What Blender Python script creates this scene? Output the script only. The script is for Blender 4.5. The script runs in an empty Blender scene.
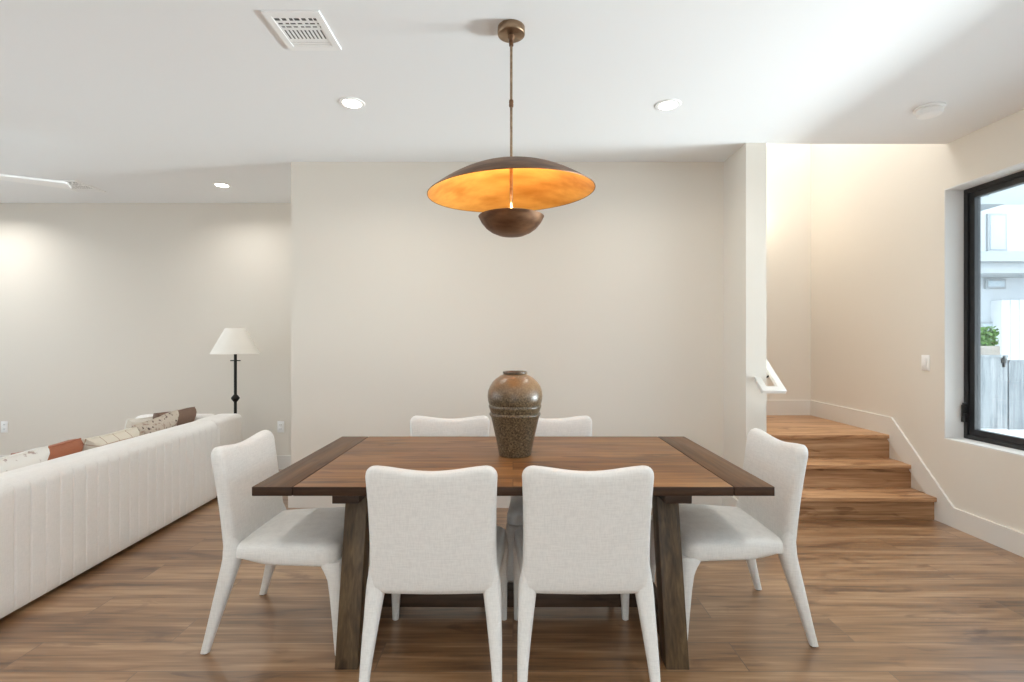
import bpy, bmesh, math, random
from mathutils import Vector, Matrix
random.seed(7)
PI = math.pi
sc = bpy.context.scene
C = sc.collection

# ------------------------------------------------------------------ materials
def new_mat(name):
    m = bpy.data.materials.new(name); m.use_nodes = True
    nt = m.node_tree
    return m, nt, nt.nodes['Principled BSDF']

def link(nt, a, b): nt.links.new(a, b)

def plain(name, col, rough=0.5, metal=0.0, bump=0.0, bscale=200, var=0.0, spec=None, coat=0.0):
    m, nt, p = new_mat(name)
    p.inputs['Roughness'].default_value = rough
    p.inputs['Metallic'].default_value = metal
    p.inputs['Base Color'].default_value = (*col, 1)
    if spec is not None: p.inputs['Specular IOR Level'].default_value = spec
    if coat: p.inputs['Coat Weight'].default_value = coat
    tc = nt.nodes.new('ShaderNodeTexCoord')
    n = nt.nodes.new('ShaderNodeTexNoise'); n.inputs['Scale'].default_value = bscale
    n.inputs['Detail'].default_value = 4
    link(nt, tc.outputs['Object'], n.inputs['Vector'])
    if var:
        r = nt.nodes.new('ShaderNodeValToRGB')
        r.color_ramp.elements[0].position = .3; r.color_ramp.elements[1].position = .7
        r.color_ramp.elements[0].color = (*[c*(1-var) for c in col], 1)
        r.color_ramp.elements[1].color = (*[min(1, c*(1+var)) for c in col], 1)
        link(nt, n.outputs['Fac'], r.inputs['Fac']); link(nt, r.outputs['Color'], p.inputs['Base Color'])
    if bump:
        b = nt.nodes.new('ShaderNodeBump'); b.inputs['Strength'].default_value = bump
        b.inputs['Distance'].default_value = .002
        link(nt, n.outputs['Fac'], b.inputs['Height']); link(nt, b.outputs['Normal'], p.inputs['Normal'])
    return m

def fabric(name, col, weave=900, strength=.35, var=.06, rough=.9):
    m, nt, p = new_mat(name)
    p.inputs['Roughness'].default_value = rough
    p.inputs['Specular IOR Level'].default_value = .15
    p.inputs['Sheen Weight'].default_value = .15
    tc = nt.nodes.new('ShaderNodeTexCoord')
    outs = []
    for sc_ in ((1, 1, .12), (.12, .12, 1)):
        mp = nt.nodes.new('ShaderNodeMapping'); mp.inputs['Scale'].default_value = sc_
        n = nt.nodes.new('ShaderNodeTexNoise'); n.inputs['Scale'].default_value = weave/2; n.inputs['Detail'].default_value = 2
        link(nt, tc.outputs['Object'], mp.inputs['Vector']); link(nt, mp.outputs['Vector'], n.inputs['Vector'])
        outs.append(n.outputs['Fac'])
    a = nt.nodes.new('ShaderNodeMath'); a.operation = 'ADD'
    link(nt, outs[0], a.inputs[0]); link(nt, outs[1], a.inputs[1])
    h = nt.nodes.new('ShaderNodeMath'); h.operation = 'MULTIPLY'; h.inputs[1].default_value = .5
    link(nt, a.outputs[0], h.inputs[0])
    r = nt.nodes.new('ShaderNodeValToRGB')
    r.color_ramp.elements[0].position = .35; r.color_ramp.elements[1].position = .6
    r.color_ramp.elements[0].color = (*[c*(1-var) for c in col], 1)
    r.color_ramp.elements[1].color = (*col, 1)
    link(nt, h.outputs[0], r.inputs['Fac']); link(nt, r.outputs['Color'], p.inputs['Base Color'])
    b = nt.nodes.new('ShaderNodeBump'); b.inputs['Strength'].default_value = strength; b.inputs['Distance'].default_value = .001
    link(nt, h.outputs[0], b.inputs['Height']); link(nt, b.outputs['Normal'], p.inputs['Normal'])
    return m

def wood(name, cols, grain_axis='X', plank=None, plank_len=1.4, rough=.4, gscale=1.0, bump=.15, seam=(.02, .012, .008), spec=.5, across='Y', knots=True, mortar=.0022):
    """cols: dark, mid, light. plank: width of boards laid along the grain axis (None = one board)."""
    m, nt, p = new_mat(name)
    p.inputs['Specular IOR Level'].default_value = spec
    tc = nt.nodes.new('ShaderNodeTexCoord')
    sep = nt.nodes.new('ShaderNodeSeparateXYZ'); link(nt, tc.outputs['Object'], sep.inputs[0])
    comb = nt.nodes.new('ShaderNodeCombineXYZ')
    link(nt, sep.outputs[grain_axis], comb.inputs['X']); link(nt, sep.outputs[across], comb.inputs['Y'])
    third = [a for a in 'XYZ' if a not in (grain_axis, across)][0]
    link(nt, sep.outputs[third], comb.inputs['Z'])
    vec = comb.outputs[0]
    brick = None
    if plank:
        brick = nt.nodes.new('ShaderNodeTexBrick')
        brick.inputs['Scale'].default_value = 1
        brick.inputs['Brick Width'].default_value = plank_len
        brick.inputs['Row Height'].default_value = plank
        brick.inputs['Mortar Size'].default_value = mortar
        brick.inputs['Mortar Smooth'].default_value = .2
        brick.inputs['Bias'].default_value = 0
        brick.offset = .37; brick.offset_frequency = 2
        brick.inputs['Color1'].default_value = (0, 0, 0, 1); brick.inputs['Color2'].default_value = (1, 1, 1, 1)
        brick.inputs['Mortar'].default_value = (.5, .5, .5, 1)
        link(nt, vec, brick.inputs['Vector'])
        # offset grain per plank
        mul = nt.nodes.new('ShaderNodeVectorMath'); mul.operation = 'MULTIPLY'; mul.inputs[1].default_value = (17, 9, 31)
        link(nt, brick.outputs['Color'], mul.inputs[0])
        add = nt.nodes.new('ShaderNodeVectorMath'); add.operation = 'ADD'
        link(nt, vec, add.inputs[0]); link(nt, mul.outputs[0], add.inputs[1]); gv = add.outputs[0]
    else:
        gv = vec
    def noise(scale, stretch, detail, dist=0.0):
        mp = nt.nodes.new('ShaderNodeMapping'); mp.inputs['Scale'].default_value = (stretch, 1, 1)
        link(nt, gv, mp.inputs['Vector'])
        n = nt.nodes.new('ShaderNodeTexNoise'); n.inputs['Scale'].default_value = scale
        n.inputs['Detail'].default_value = detail; n.inputs['Distortion'].default_value = dist
        link(nt, mp.outputs['Vector'], n.inputs['Vector']); return n.outputs['Fac']
    big = noise(7*gscale, .10, 3, .9)
    fine = noise(70*gscale, .05, 5, .3)
    def mathn(op, a, b):
        q = nt.nodes.new('ShaderNodeMath'); q.operation = op
        for i, v in enumerate((a, b)):
            if isinstance(v, (int, float)): q.inputs[i].default_value = v
            else: link(nt, v, q.inputs[i])
        return q.outputs[0]
    mid = noise(30*gscale, .045, 4, .8)
    f = mathn('ADD', mathn('ADD', mathn('MULTIPLY', big, .42), mathn('MULTIPLY', mid, .34)), mathn('MULTIPLY', fine, .24))
    if brick:
        f = mathn('ADD', f, mathn('MULTIPLY', mathn('SUBTRACT', brick.outputs['Color'], .5), .06))
    r = nt.nodes.new('ShaderNodeValToRGB')
    e = r.color_ramp.elements
    e[0].position = .36; e[0].color = (*cols[0], 1); e[1].position = .63; e[1].color = (*cols[2], 1)
    q = e.new(.5); q.color = (*cols[1], 1)
    link(nt, f, r.inputs['Fac'])
    col = r.outputs['Color']
    if knots:
        kn = noise(9*gscale, .22, 5, 1.2)
        kr = nt.nodes.new('ShaderNodeValToRGB')
        kr.color_ramp.elements[0].position = .57; kr.color_ramp.elements[0].color = (1, 1, 1, 1)
        kr.color_ramp.elements[1].position = .66; kr.color_ramp.elements[1].color = (.58, .51, .46, 1)
        link(nt, kn, kr.inputs['Fac'])
        mx = nt.nodes.new('ShaderNodeMix'); mx.data_type = 'RGBA'; mx.blend_type = 'MULTIPLY'; mx.inputs['Factor'].default_value = 1
        link(nt, col, mx.inputs[6]); link(nt, kr.outputs['Color'], mx.inputs[7]); col = mx.outputs[2]
    if brick:
        mx = nt.nodes.new('ShaderNodeMix'); mx.data_type = 'RGBA'
        link(nt, brick.outputs['Fac'], mx.inputs['Factor']); link(nt, col, mx.inputs[6]); mx.inputs[7].default_value = (*seam, 1)
        col = mx.outputs[2]
    link(nt, col, p.inputs['Base Color'])
    rr = mathn('ADD', mathn('MULTIPLY', fine, .25), rough-.12)
    link(nt, rr, p.inputs['Roughness'])
    b = nt.nodes.new('ShaderNodeBump'); b.inputs['Strength'].default_value = bump; b.inputs['Distance'].default_value = .0015
    link(nt, f, b.inputs['Height']); link(nt, b.outputs['Normal'], p.inputs['Normal'])
    return m

def emit(name, col, s):
    m = bpy.data.materials.new(name); m.use_nodes = True
    nt = m.node_tree; nt.nodes.clear()
    e = nt.nodes.new('ShaderNodeEmission'); e.inputs['Color'].default_value = (*col, 1); e.inputs['Strength'].default_value = s
    o = nt.nodes.new('ShaderNodeOutputMaterial'); link(nt, e.outputs[0], o.inputs['Surface'])
    return m

def spotted(name, base, spot, scale=40, lo=.62, hi=.68, rough=.85, noise_base=None):
    m, nt, p = new_mat(name)
    p.inputs['Roughness'].default_value = rough; p.inputs['Specular IOR Level'].default_value = .15
    tc = nt.nodes.new('ShaderNodeTexCoord')
    n = nt.nodes.new('ShaderNodeTexNoise'); n.inputs['Scale'].default_value = scale; n.inputs['Detail'].default_value = 3
    link(nt, tc.outputs['Object'], n.inputs['Vector'])
    r = nt.nodes.new('ShaderNodeValToRGB')
    r.color_ramp.elements[0].position = lo; r.color_ramp.elements[0].color = (*base, 1)
    r.color_ramp.elements[1].position = hi; r.color_ramp.elements[1].color = (*spot, 1)
    if noise_base:
        e = r.color_ramp.elements.new(.3); e.color = (*noise_base, 1)
        e = r.color_ramp.elements.new(.45); e.color = (*base, 1)
    link(nt, n.outputs['Fac'], r.inputs['Fac']); link(nt, r.outputs['Color'], p.inputs['Base Color'])
    return m

def plaid(name, base, line, scale=14):
    m, nt, p = new_mat(name)
    p.inputs['Roughness'].default_value = .9; p.inputs['Specular IOR Level'].default_value = .15
    tc = nt.nodes.new('ShaderNodeTexCoord')
    b = nt.nodes.new('ShaderNodeTexBrick'); b.offset = 0
    b.inputs['Scale'].default_value = 1; b.inputs['Brick Width'].default_value = .11; b.inputs['Row Height'].default_value = .11
    b.inputs['Mortar Size'].default_value = .003
    b.inputs['Color1'].default_value = (*base, 1); b.inputs['Color2'].default_value = (*[c*.96 for c in base], 1); b.inputs['Mortar'].default_value = (*line, 1)
    link(nt, tc.outputs['Object'], b.inputs['Vector']); link(nt, b.outputs['Color'], p.inputs['Base Color'])
    return m

def glaze(name):
    m, nt, p = new_mat(name)
    tc = nt.nodes.new('ShaderNodeTexCoord')
    n1 = nt.nodes.new('ShaderNodeTexNoise'); n1.inputs['Scale'].default_value = 120; n1.inputs['Detail'].default_value = 6; n1.inputs['Roughness'].default_value = .7
    n2 = nt.nodes.new('ShaderNodeTexNoise'); n2.inputs['Scale'].default_value = 9; n2.inputs['Detail'].default_value = 4
    for n in (n1, n2): link(nt, tc.outputs['Object'], n.inputs['Vector'])
    r1 = nt.nodes.new('ShaderNodeValToRGB'); e = r1.color_ramp.elements
    e[0].position = .36; e[0].color = (.028, .017, .009, 1); e[1].position = .66; e[1].color = (.25, .19, .115, 1)
    q = e.new(.5); q.color = (.105, .071, .038, 1)
    link(nt, n1.outputs['Fac'], r1.inputs['Fac'])
    # tan tint on the shoulder: the pendant's warm reflection put into the colour
    sep = nt.nodes.new('ShaderNodeSeparateXYZ'); link(nt, tc.outputs['Object'], sep.inputs[0])
    ad = nt.nodes.new('ShaderNodeMath'); ad.operation = 'MULTIPLY_ADD'; ad.inputs[1].default_value = .12
    link(nt, n2.outputs['Fac'], ad.inputs[0]); link(nt, sep.outputs['Z'], ad.inputs[2])
    mr = nt.nodes.new('ShaderNodeMapRange'); mr.inputs['From Min'].default_value = .33; mr.inputs['From Max'].default_value = .42
    link(nt, ad.outputs[0], mr.inputs['Value'])
    mx = nt.nodes.new('ShaderNodeMix'); mx.data_type = 'RGBA'
    ml = nt.nodes.new('ShaderNodeMath'); ml.operation = 'MULTIPLY'; ml.inputs[1].default_value = .65
    link(nt, mr.outputs[0], ml.inputs[0]); link(nt, ml.outputs[0], mx.inputs['Factor'])
    link(nt, r1.outputs['Color'], mx.inputs[6]); mx.inputs[7].default_value = (.30, .175, .085, 1)
    link(nt, mx.outputs[2], p.inputs['Base Color'])
    p.inputs['Roughness'].default_value = .3
    b = nt.nodes.new('ShaderNodeBump'); b.inputs['Strength'].default_value = .35; b.inputs['Distance'].default_value = .002
    link(nt, n1.outputs['Fac'], b.inputs['Height']); link(nt, b.outputs['Normal'], p.inputs['Normal'])
    return m

def brushed(name, c0, c1, rough=.35, metal=1.0, scale=18):
    m, nt, p = new_mat(name)
    p.inputs['Metallic'].default_value = metal; p.inputs['Roughness'].default_value = rough
    tc = nt.nodes.new('ShaderNodeTexCoord')
    mp = nt.nodes.new('ShaderNodeMapping'); mp.inputs['Scale'].default_value = (.5, 1, 2)
    n = nt.nodes.new('ShaderNodeTexNoise'); n.inputs['Scale'].default_value = scale; n.inputs['Detail'].default_value = 6
    link(nt, tc.outputs['Object'], mp.inputs['Vector']); link(nt, mp.outputs[0], n.inputs['Vector'])
    r = nt.nodes.new('ShaderNodeValToRGB')
    r.color_ramp.elements[0].position = .32; r.color_ramp.elements[0].color = (*c0, 1)
    r.color_ramp.elements[1].position = .68; r.color_ramp.elements[1].color = (*c1, 1)
    link(nt, n.outputs['Fac'], r.inputs['Fac']); link(nt, r.outputs['Color'], p.inputs['Base Color'])
    return m

M = {}
M['wall'] = plain('wall_paint', (.77, .72, .645), .75, bump=.05, bscale=120, spec=.2)
M['ceiling'] = plain('ceiling_paint', (.875, .885, .89), .85, bump=.05, bscale=120, spec=.15)
M['trim'] = plain('trim_paint', (.76, .735, .69), .5, spec=.3)
M['reveal'] = plain('reveal_paint', (.80, .79, .77), .6, spec=.3)
M['white'] = plain('white_plastic', (.92, .92, .91), .4)
M['slot'] = plain('dark_slot', (.02, .02, .02), .8)
M['duct'] = plain('duct_grey', (.10, .10, .10), .7)
M['floor'] = wood('floor_planks', ((.085, .036, .012), (.275, .142, .060), (.46, .285, .155)), 'X', plank=.193, plank_len=1.5, rough=.36, gscale=1.0, spec=.8, seam=(.15, .09, .055))
_p = M['floor'].node_tree.nodes['Principled BSDF']
_p.inputs['Coat Weight'].default_value = .7; _p.inputs['Coat Roughness'].default_value = .30
M['tread'] = wood('stair_wood', ((.29, .140, .060), (.50, .275, .135), (.66, .41, .23)), 'X', rough=.42, gscale=1.3, spec=.45)
M['riser'] = wood('riser_wood', ((.22, .110, .050), (.42, .235, .118), (.58, .365, .21)), 'X', across='Z', rough=.5, gscale=1.2, spec=.35)
M['table'] = wood('table_top_wood', ((.115, .045, .013), (.235, .105, .034), (.36, .180, .066)), 'X', plank=.145, plank_len=2.6, rough=.38, gscale=1.2, spec=.35, seam=(.05, .02, .008), mortar=.0012)
M['bread'] = wood('breadboard_wood', ((.050, .022, .008), (.105, .050, .020), (.17, .088, .040)), 'Y', across='X', rough=.42, gscale=1.2, spec=.3)
M['legwood'] = wood('table_leg_wood', ((.035, .020, .009), (.092, .056, .025), (.165, .108, .052)), 'Z', across='X', rough=.5, gscale=1.4)
M['darkwood'] = wood('dark_rail_wood', ((.022, .012, .007), (.05, .027, .015), (.085, .05, .03)), 'X', rough=.5)
M['tableedge'] = wood('dark_edge_wood', ((.022, .010, .005), (.045, .021, .010), (.075, .038, .018)), 'X', across='Z', rough=.5, spec=.3)  # darker wood tone for all side faces of the table top
M['chair'] = fabric('chair_linen', (.80, .785, .75), weave=420, strength=.45, var=.10)
M['sofa'] = fabric('sofa_boucle', (.88, .855, .82), weave=500, strength=.3)
M['glide'] = plain('glide_dark', (.05, .04, .035), .5)
M['glidew'] = plain('glide_light', (.7, .7, .68), .4)
M['bronze'] = brushed('aged_bronze', (.10, .045, .02), (.23, .12, .06), .5, metal=.6)
M['gold'] = brushed('gold_leaf', (.62, .27, .045), (.90, .50, .12), .5, metal=.75, scale=9)
M['brass'] = brushed('rod_brass', (.22, .145, .09), (.40, .285, .19), .38)
M['iron'] = plain('black_iron', (.018, .016, .014), .45, metal=.6)
M['blackframe'] = plain('black_window_metal', (.016, .016, .017), .4)
M['shade'] = plain('lamp_linen', (.83, .80, .74), .9, bump=.2, bscale=300, spec=.1)
M['glaze'] = glaze('speckled_glaze')
M['rimglaze'] = plain('dark_rim_glaze', (.11, .075, .045), .3, bump=.4, bscale=80, var=.5)
M['terra'] = fabric('terracotta_linen', (.40, .145, .075), 500, var=.12)
M['brown'] = fabric('taupe_velvet', (.225, .145, .105), 500, var=.15)
M['floral'] = spotted('floral_print', (.58, .50, .415), (.10, .06, .055), 28, .60, .66, noise_base=(.36, .245, .20))
M['whitefloral'] = spotted('white_floral_print', (.80, .775, .73), (.45, .36, .32), 30, .60, .68)
M['creamplaid'] = plaid('cream_plaid', (.74, .68, .575), (.46, .33, .24))
M['cream'] = fabric('cream_linen', (.78, .74, .67), 500)
M['led'] = emit('downlight_lens', (1, .93, .82), 14)
M['bulb'] = emit('bulb_glow', (1, .78, .5), 30)
M['sconce'] = emit('sconce_glow', (1, .84, .62), 5)
M['ext_white'] = plain('white_siding', (.64, .66, .68), .7)
M['ext_stucco'] = plain('pale_stucco', (.52, .54, .56), .8)
M['ext_grey'] = plain('grey_fascia', (.33, .35, .36), .6)
M['ext_block'] = plain('block_wall', (.36, .32, .28), .9, var=.15, bscale=10)
M['ext_win'] = plain('house_glass', (.42, .48, .52), .08)
M['concrete'] = plain('pale_concrete', (.72, .71, .70), .85, var=.05, bscale=6)
M['fence'] = wood('weathered_fence', ((.12, .135, .145), (.19, .205, .215), (.27, .28, .285)), 'Z', across='X', plank=.14, plank_len=6, rough=.85, seam=(.10, .11, .12), mortar=.004, spec=.2, knots=False)
M['leaf'] = plain('leaf_green', (.10, .20, .045), .7, var=.5, bscale=14)
M['latch'] = plain('latch_black', (.02, .02, .02), .5)
def glass_mat():
    m = bpy.data.materials.new('window_glass'); m.use_nodes = True
    nt = m.node_tree; nt.nodes.clear()
    t = nt.nodes.new('ShaderNodeBsdfTransparent'); t.inputs['Color'].default_value = (.9, .93, .94, 1)
    g = nt.nodes.new('ShaderNodeBsdfGlossy'); g.inputs['Roughness'].default_value = .02
    fr = nt.nodes.new('ShaderNodeFresnel'); fr.inputs['IOR'].default_value = 1.3
    mx = nt.nodes.new('ShaderNodeMixShader'); o = nt.nodes.new('ShaderNodeOutputMaterial')
    link(nt, fr.outputs[0], mx.inputs['Fac']); link(nt, t.outputs[0], mx.inputs[1]); link(nt, g.outputs[0], mx.inputs[2]); link(nt, mx.outputs[0], o.inputs['Surface'])
    return m
M['glass'] = glass_mat()

# ------------------------------------------------------------------ object helpers
def tag(o, label=None, cat=None, group=None, kind=None):
    if label: o['label'] = label
    if cat: o['category'] = cat
    if group: o['group'] = group
    if kind: o['kind'] = kind
    return o

def empty(name, loc=(0, 0, 0), rz=0.0):
    o = bpy.data.objects.new(name, None); C.objects.link(o)
    o.location = loc; o.rotation_euler = (0, 0, rz); o.empty_display_size = .1
    return o

def build(name, bm, mats, parent=None, smooth=True, angle=40, loc=None, bevel=0, segs=2):
    bmesh.ops.recalc_face_normals(bm, faces=bm.faces)
    if bevel:
        ed = [e for e in bm.edges if len(e.link_faces) == 2 and e.calc_face_angle(0) > .6]
        bmesh.ops.bevel(bm, geom=ed, offset=bevel, segments=segs, profile=.5, affect='EDGES', clamp_overlap=True)
    me = bpy.data.meshes.new(name); bm.to_mesh(me); bm.free()
    for mt in (mats if isinstance(mats, (list, tuple)) else [mats]): me.materials.append(mt)
    if smooth:
        for f in me.polygons: f.use_smooth = True
        me.set_sharp_from_angle(angle=math.radians(angle))
    o = bpy.data.objects.new(name, me); C.objects.link(o)
    if parent: o.parent = parent
    if loc: o.location = loc
    return o

def box(bm, x0, x1, y0, y1, z0, z1, mi=0):
    vs = [bm.verts.new(p) for p in ((x0, y0, z0), (x1, y0, z0), (x1, y1, z0), (x0, y1, z0), (x0, y0, z1), (x1, y0, z1), (x1, y1, z1), (x0, y1, z1))]
    for f in ((0, 3, 2, 1), (4, 5, 6, 7), (0, 1, 5, 4), (1, 2, 6, 5), (2, 3, 7, 6), (3, 0, 4, 7)):
        q = bm.faces.new([vs[i] for i in f]); q.material_index = mi
    return vs

def BM(): return bmesh.new()

def boxes(*bs):
    bm = BM()
    for b in bs: box(bm, *b)
    return bm

def loft(bm, rings, cap=True, mi=0, closed=True):
    vr = [[bm.verts.new(p) for p in r] for r in rings]
    n = len(rings[0])
    for a, b in zip(vr[:-1], vr[1:]):
        for i in range(n if closed else n-1):
            f = bm.faces.new((a[i], a[(i+1) % n], b[(i+1) % n], b[i])); f.material_index = mi
    if cap:
        for r in (vr[0], vr[-1]):
            f = bm.faces.new(r); f.material_index = mi
    return vr

def lathe(bm, prof, n=64, mi=0, center=(0, 0, 0)):
    rings = []
    cx, cy, cz = center
    for r, z in prof:
        if r < 1e-6: rings.append([bm.verts.new((cx, cy, cz+z))])
        else: rings.append([bm.verts.new((cx+r*math.cos(2*PI*i/n), cy+r*math.sin(2*PI*i/n), cz+z)) for i in range(n)])
    for a, b in zip(rings[:-1], rings[1:]):
        for i in range(n):
            j = (i+1) % n
            if len(a) == 1 and len(b) == 1: continue
            if len(a) == 1: f = bm.faces.new((a[0], b[i], b[j]))
            elif len(b) == 1: f = bm.faces.new((a[i], a[j], b[0]))
            else: f = bm.faces.new((a[i], a[j], b[j], b[i]))
            f.material_index = mi
    return bm

def prism(bm, poly, f0, f1):
    """poly: 2D points; f0/f1 map (u,v) to 3D for the two caps."""
    a = [bm.verts.new(f0(u, v)) for u, v in poly]; b = [bm.verts.new(f1(u, v)) for u, v in poly]
    bm.faces.new(a); bm.faces.new(list(reversed(b)))
    n = len(poly)
    for i in range(n): bm.faces.new((a[i], b[i], b[(i+1) % n], a[(i+1) % n]))
    return bm

def puff(bm, outline, prof, fn, center=(0, 0)):
    """Closed cushion-like body: outline of 2D points, prof list of (scale, h) from the bottom centre round the edge to the top centre."""
    rings = []
    cu, cv = center
    for s, h in prof:
        if s < 1e-6: rings.append([bm.verts.new(fn(cu, cv, h))])
        else: rings.append([bm.verts.new(fn(cu+(u-cu)*s, cv+(v-cv)*s, h)) for u, v in outline])
    n = len(outline)
    for a, b in zip(rings[:-1], rings[1:]):
        for i in range(n):
            j = (i+1) % n
            if len(a) == 1: bm.faces.new((a[0], b[i], b[j]))
            elif len(b) == 1: bm.faces.new((a[i], a[j], b[0]))
            else: bm.faces.new((a[i], a[j], b[j], b[i]))
    return bm

def round_poly(pts, rad, seg=6, sub=5):
    """2D polygon with rounded corners and subdivided sides."""
    out = []
    n = len(pts)
    rs = rad if isinstance(rad, (list, tuple)) else [rad]*n
    arcs = []
    for i in range(n):
        p = Vector(pts[i]); a = Vector(pts[i-1]); b = Vector(pts[(i+1) % n])
        d1 = (a-p).normalized(); d2 = (b-p).normalized()
        ang = d1.angle(d2); t = rs[i]/math.tan(ang/2)
        p1 = p+d1*t; p2 = p+d2*t
        c = p+(d1+d2).normalized()*(rs[i]/math.sin(ang/2))
        arc = []
        for k in range(seg+1):
            w = k/seg
            v = (p1-c).lerp(p2-c, w)
            v = v.normalized()*rs[i]
            arc.append(c+v)
        arcs.append(arc)
    for i in range(n):
        out += arcs[i]
        e0 = arcs[i][-1]; e1 = arcs[(i+1) % n][0]
        for k in range(1, sub): out.append(e0.lerp(e1, k/sub))
    return [(v.x, v.y) for v in out]

def copy_tree(o, parent=None):
    c = o.copy(); C.objects.link(c)
    if parent: c.parent = parent
    for ch in list(o.children): copy_tree(ch, c)
    return c

# ------------------------------------------------------------------ room dimensions (camera at the origin, looking along +Y)
CH = 2.743; EYE = 1.32
XR = 3.13; YB = 3.97; XP = -1.763; YL = 5.156; YS = 5.25
YO = 3.61                      # ceiling ends here above the stairs
SX0, SX1 = 1.673, 1.82         # stub wall beside the stairs
YN = -3.2; XL = -7.0
WY0, WY1, WZ0, WZ1 = .75, 3.63, .61, 2.42
def struct(name, bm, m, **k): return tag(build(name, bm, m, **k), kind='structure')

struct('floor', boxes((XL-.15, XR+.2, YN-.15-.067, YL+.15-.067, -.15, 0)), M['floor'], smooth=False, loc=(0, .067, 0))
bm = boxes((XL-.15, XR+.2, YN-.15, YO, CH, CH+.3), (XL-.15, SX1, YO, YB+.15, CH, CH+.3), (XL-.15, XP, YB+.15, YL+.15, CH, CH+.3))
struct('ceiling', bm, M['ceiling'], smooth=False)
struct('wall_back', boxes((XP, SX0, YB, YB+.15, 0, CH+.001)), M['wall'], smooth=False)
struct('wall_partition', boxes((XP, XP+.15, YB+.15, YL, 0, CH+.001)), M['wall'], smooth=False)
struct('wall_stair_side', boxes((SX0, SX1, 3.59, YB+.15, 0, 4.6)), M['wall'], smooth=False)
struct('wall_living', boxes((XL, XP+.15, YL, YL+.15, 0, CH+.001)), M['wall'], smooth=False)
struct('wall_left', boxes((XL-.15, XL, YN-.15, -1.5, 0, CH+.001), (XL-.15, XL, 4.7, YL+.15, 0, CH+.001), (XL-.15, XL, -1.5, 4.7, 0, .2), (XL-.15, XL, -1.5, 4.7, 2.55, CH+.001)), M['wall'], smooth=False)
# right wall with window openings (one seen, one nearer)
RT = .2
W2 = (-2.6, .35, .61, 2.42)
def right_wall():
    bm = BM()
    ys = [YN-.15, W2[0], W2[1], WY0, WY1, YS+.15]
    box(bm, XR, XR+RT, ys[0], ys[1], 0, 4.6)
    box(bm, XR, XR+RT, ys[1], ys[2], 0, W2[2]); box(bm, XR, XR+RT, ys[1], ys[2], W2[3], 4.6)
    box(bm, XR, XR+RT, ys[2], ys[3], 0, 4.6)
    box(bm, XR, XR+RT, ys[3], ys[4], 0, WZ0); box(bm, XR, XR+RT, ys[3], ys[4], WZ1, 4.6)
    box(bm, XR, XR+RT, ys[4], ys[5], 0, 4.6)
    return bm
struct('wall_right', right_wall(), M['wall'], smooth=False)
# wall behind the camera with an added bare opening, sized for the daylight
RX = (-.9, .4)
struct('wall_front', boxes((XL, RX[0], YN-.15, YN, 0, CH+.001), (RX[1], XR, YN-.15, YN, 0, CH+.001), (RX[0], RX[1], YN-.15, YN, 2.2, CH+.001)), M['wall'], smooth=False)
# stairwell shell
struct('wall_stairwell', boxes((.1, XR, YS, YS+.15, 0, 4.6), (0, .1, YB+.15, YS+.15, 0, 4.6), (.1, SX0, YB, YB+.15, CH+.3, 4.6)), M['wall'], smooth=False)
struct('ceiling_stairwell', boxes((0, XR+.2, YO-.1, YS+.15, 4.6, 4.7), (SX0, XR+.2, YO-.12, YO-.001, CH+.3, 4.6)), M['ceiling'], smooth=False)

# ------------------------------------------------------------------ stairs
Z = [.168, .35, .543]; RY = [3.695, 3.932, 4.159]
def tread(bm, x0, x1, y0, y1, z): box(bm, x0, x1, y0, y1, z-.03, z)
st = empty('staircase', (2.475, 3.7, 0)); tag(st, kind='structure'); st.name = 'stairs_1'  # root of the whole staircase: treads, risers and landings
off = Vector((-2.475, -3.7, 0))
for i in range(3):
    z = Z[i]; zb = 0 if i == 0 else Z[i-1]
    y1 = RY[i+1]+.02 if i < 2 else YS
    o = build('tread' if i < 2 else 'landing', boxes((SX1, XR, RY[i]-.022, y1, z-.032, z)), M['tread'], st, loc=off, bevel=.006)
    o = build('riser', boxes((SX1, XR, RY[i], RY[i]+.02, zb, z-.032)), M['riser'], st, loc=off, smooth=False)
# the upper flight turns left behind the dining wall
build('landing', boxes((SX1-.12, SX1, YB+.15, YS, .511, .543)), M['tread'], st, loc=off, smooth=False)
for i in range(6):
    x1 = SX1-.1-.24*i; z = .543+.18*(i+1)
    build('tread', boxes((x1-.26, x1+.02, YB+.15, YS, z-.032, z)), M['tread'], st, loc=off, smooth=False)
    build('riser', boxes((x1-.02, x1, YB+.15, YS, z-.18, z-.032)), M['riser'], st, loc=off, smooth=False)

# ------------------------------------------------------------------ baseboards
BH, BT = .14, .016
poly = [(YN, 0), (RY[0]-.03, 0), (RY[0], 0), (RY[0], .1), (RY[2], .5), (YS, .5), (YS, .70), (4.12, .69), (3.54, BH), (YN, BH)]
bm = prism(BM(), poly, lambda y, z: (XR, y, z), lambda y, z: (XR-BT, y, z))
struct('baseboard_right', bm, M['trim'], smooth=False)
struct('baseboard_stairwell', boxes((SX1-.1, XR-BT, YS-BT, YS, .543, .70)), M['trim'], smooth=False)
struct('baseboard_back', boxes((XP-BT, SX0-BT, YB-BT, YB, 0, BH), (XP-BT, XP, YB, YL-BT, 0, BH), (SX0-BT, SX0, 3.59-BT, YB, 0, BH), (SX0, SX1, 3.59-BT, 3.59, 0, BH)), M['trim'], smooth=False)
struct('baseboard_living', boxes((XL, XP-BT, YL-BT, YL, 0, BH)), M['trim'], smooth=False)
struct('baseboard_left', boxes((XL, XL+BT, YN, YL-BT, 0, BH)), M['trim'], smooth=False)

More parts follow.
